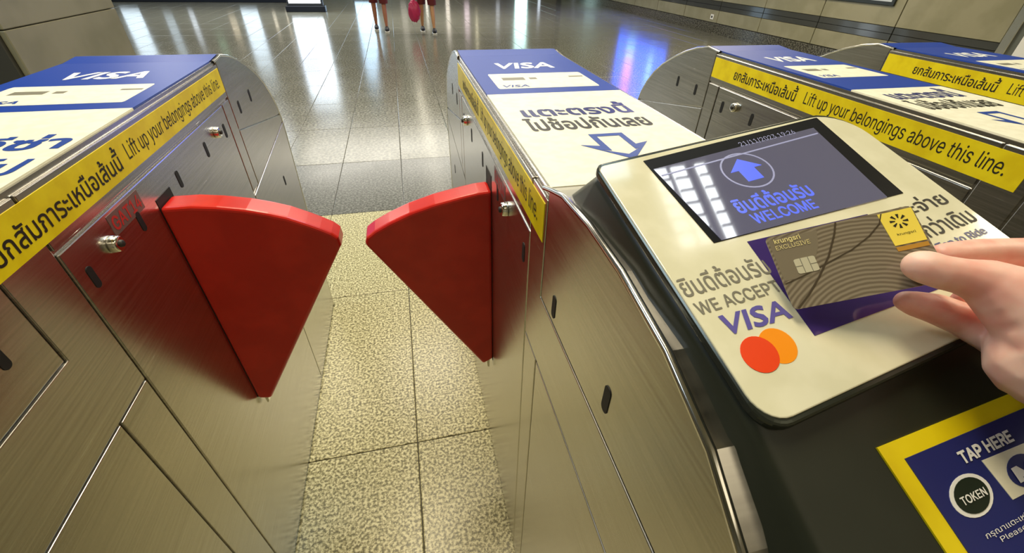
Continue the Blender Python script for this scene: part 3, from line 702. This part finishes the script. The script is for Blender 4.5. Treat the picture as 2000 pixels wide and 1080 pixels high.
chain(bm, [(2170, 700, 0.255, 20), (2080, 706, 0.250, 16), (1990, 684, 0.257, 12.6), (1928, 650, 0.265, 11.6), (1880, 624, 0.270, 11.0), (1830, 604, 0.271, 10.2), (1790, 594, 0.271, 8.6), (1769, 588, 0.271, 6.8)])  # middle
chain(bm, [(2160, 690, 0.262, 18), (2080, 640, 0.268, 12), (1990, 604, 0.276, 9.8), (1925, 594, 0.279, 9.2), (1882, 588, 0.281, 7.6)])  # ring, half hidden
me = bpy.data.meshes.new('hand_raw'); bm.to_mesh(me); bm.free()
tmp = bpy.data.objects.new('hand_tmp', me); C.objects.link(tmp)
rm = tmp.modifiers.new('r', 'REMESH'); rm.mode = 'VOXEL'; rm.voxel_size = 0.0014; rm.use_smooth_shade = True
sm = tmp.modifiers.new('s', 'SMOOTH'); sm.iterations = 9; sm.factor = 0.6
dg = bpy.context.evaluated_depsgraph_get(); dg.update()
hme = bpy.data.meshes.new_from_object(tmp.evaluated_get(dg)); bpy.data.objects.remove(tmp)
SKIN = mix_noise(mat('skin', srgb(234, 182, 164), 0.42, sss=0.35), srgb(232, 160, 144), srgb(242, 198, 180), 38, 4, 0.35, 0.62, bump=0.3)
hme.materials.clear(); hme.materials.append(SKIN)
person = empty('person', 'right hand reaching in from the right edge pinching the bank card', 'person')
hand = link('hand', hme, None, person, True)
# thumbnail

# ------------------------------------------------------------------ people in the distance
def figure(name, label, x, y, skin, top, short, step, shoe, h=1.65):
    p = empty(name, label, 'person', None, (x, y, 0))
    bm = bmesh.new()
    def ch(pts, step_=0.5):
        for (a, ra), (b_, rb) in zip(pts[:-1], pts[1:]):
            a, b_ = V(a), V(b_); k_ = max(2, int((a - b_).length / (min(ra, rb) * step_)))
            for k in range(k_ + 1):
                f = k / k_; bmesh.ops.create_icosphere(bm, subdivisions=1, radius=ra + (rb - ra) * f, matrix=Matrix.Translation(a.lerp(b_, f)))
    for s, dy in ((-1, step), (1, -step)):
        ch([((s * 0.09, 0, 0.86), 0.085), ((s * 0.105, dy * 0.45, 0.48), 0.058), ((s * 0.105, dy * 0.7 , 0.33), 0.052), ((s * 0.108, dy, 0.10), 0.034), ((s * 0.11, dy + 0.02, 0.055), 0.032)])
        ch([((s * 0.18, 0, 1.34), 0.045), ((s * 0.22, 0, 1.08), 0.038), ((s * 0.22, -0.05 * s, 0.86), 0.03), ((s * 0.22, -0.05 * s, 0.78), 0.035)])
    ch([((0, 0, 0.9), 0.13), ((0, 0, 1.1), 0.12), ((0, 0, 1.32), 0.13), ((0, 0, 1.42), 0.06), ((0, 0, 1.50), 0.055)])
    ch([((0, 0, 1.55), 0.085), ((0, 0, 1.60), 0.09)])
    me = bpy.data.meshes.new('b'); bm.to_mesh(me); bm.free()
    t_ = bpy.data.objects.new('t', me); C.objects.link(t_)
    r_ = t_.modifiers.new('r', 'REMESH'); r_.mode = 'VOXEL'; r_.voxel_size = 0.012; r_.use_smooth_shade = True
    s_ = t_.modifiers.new('s', 'SMOOTH'); s_.iterations = 4
    dg = bpy.context.evaluated_depsgraph_get(); dg.update()
    bme = bpy.data.meshes.new_from_object(t_.evaluated_get(dg)); bpy.data.objects.remove(t_)
    bme.materials.clear(); bme.materials.append(skin)
    link('body', bme, None, p, True)
    # shorts and shirt as tapered shells
    def shell(nm, rings, m):
        vs, fs = [], []
        N_ = 20
        for (cx, cy, z, rx, ry) in rings:
            for k in range(N_): a = 2 * math.pi * k / N_; vs.append((cx + rx * math.cos(a), cy + ry * math.sin(a), z))
        for i in range(len(rings) - 1):
            for k in range(N_): fs.append((i * N_ + k, i * N_ + (k + 1) % N_, (i + 1) * N_ + (k + 1) % N_, (i + 1) * N_ + k))
        link(nm, raw(nm, vs, fs), m, p, True)
    shell('shirt', [(0, 0, 0.84, 0.19, 0.15), (0, 0, 1.1, 0.165, 0.14), (0, 0, 1.3, 0.20, 0.15), (0, 0, 1.41, 0.15, 0.11), (0, 0, 1.44, 0.07, 0.07)], top)
    for s, dy in ((-1, step), (1, -step)):
        shell('shorts_leg', [(s * 0.105, dy * 0.45, 0.50, 0.085, 0.085), (s * 0.095, dy * 0.2, 0.7, 0.095, 0.1), (s * 0.08, 0, 0.92, 0.10, 0.13)], short)
        bm = bmesh.new()
        bmesh.ops.create_uvsphere(bm, u_segments=16, v_segments=10, radius=1)
        for v in bm.verts: v.co = V((s * 0.11 + v.co.x * 0.046, dy - 0.04 + v.co.y * 0.125, 0.045 + max(v.co.z, -0.75) * (0.05 if v.co.y < 0 else 0.06)))
        link('shoe', finish(bm, 'shoe'), shoe, p, True)
        box('shoe_sole', (s * 0.11 - 0.045, dy - 0.155, 0.0), (s * 0.11 + 0.045, dy + 0.075, 0.02), WHITE, p, 0.006)
    bm = bmesh.new(); bmesh.ops.create_icosphere(bm, subdivisions=3, radius=1)
    for v in bm.verts: v.co = V((v.co.x * 0.1, v.co.y * 0.108 + 0.01, 1.63 + v.co.z * 0.1 - (0.06 if v.co.y > 0 and v.co.z < 0 else 0)))
    link('hair', finish(bm, 'hair'), mat('hair', (0.02, 0.015, 0.01, 1), 0.5), p, True)
    return p
SK2 = mat('tanned_skin', srgb(170, 110, 80), 0.5); SK3 = mat('light_skin', srgb(200, 150, 105), 0.5)
DARKRED = mat('maroon_cloth', srgb(96, 28, 30), 0.8); SHOE = mat('black_shoe', srgb(24, 24, 26), 0.5)
f1 = figure('person', 'left one of two distant walkers, bare legs and dark shoes', -0.33, 10.85, SK2, DARKRED, DARKRED, 0.16, SHOE)
f2 = figure('person', 'right one of two distant walkers, carrying a pink bag', 0.63, 10.55, SK3, mat('grey_cloth', srgb(90, 90, 90), 0.8), DARKRED, 0.18, SHOE)
bm = bmesh.new(); bmesh.ops.create_icosphere(bm, subdivisions=4, radius=1)
for v in bm.verts:
    k = 1 + 0.10 * math.sin(v.co.x * 9 + v.co.z * 7) * math.cos(v.co.y * 8)
    v.co = V((v.co.x * 0.12 * k, v.co.y * 0.10 * k, v.co.z * 0.22 * k)) * (1 - 0.25 * max(v.co.z, 0))
bag = link('bag', finish(bm, 'bag'), mat('pink_plastic', srgb(190, 40, 90), 0.4), None, True); bag.location = (0.37, 10.45, 0.42)
tag(bag, 'crumpled pink carrier bag held by the right walker', 'bag')
bm = bmesh.new()
bmesh.ops.create_cone(bm, cap_ends=True, segments=8, radius1=0.012, radius2=0.012, depth=0.2, matrix=Matrix.Translation((0.01, 0, 0.28)))
link('handle', finish(bm, 'handle'), mat('pink_handle', srgb(180, 40, 86), 0.5), bag)
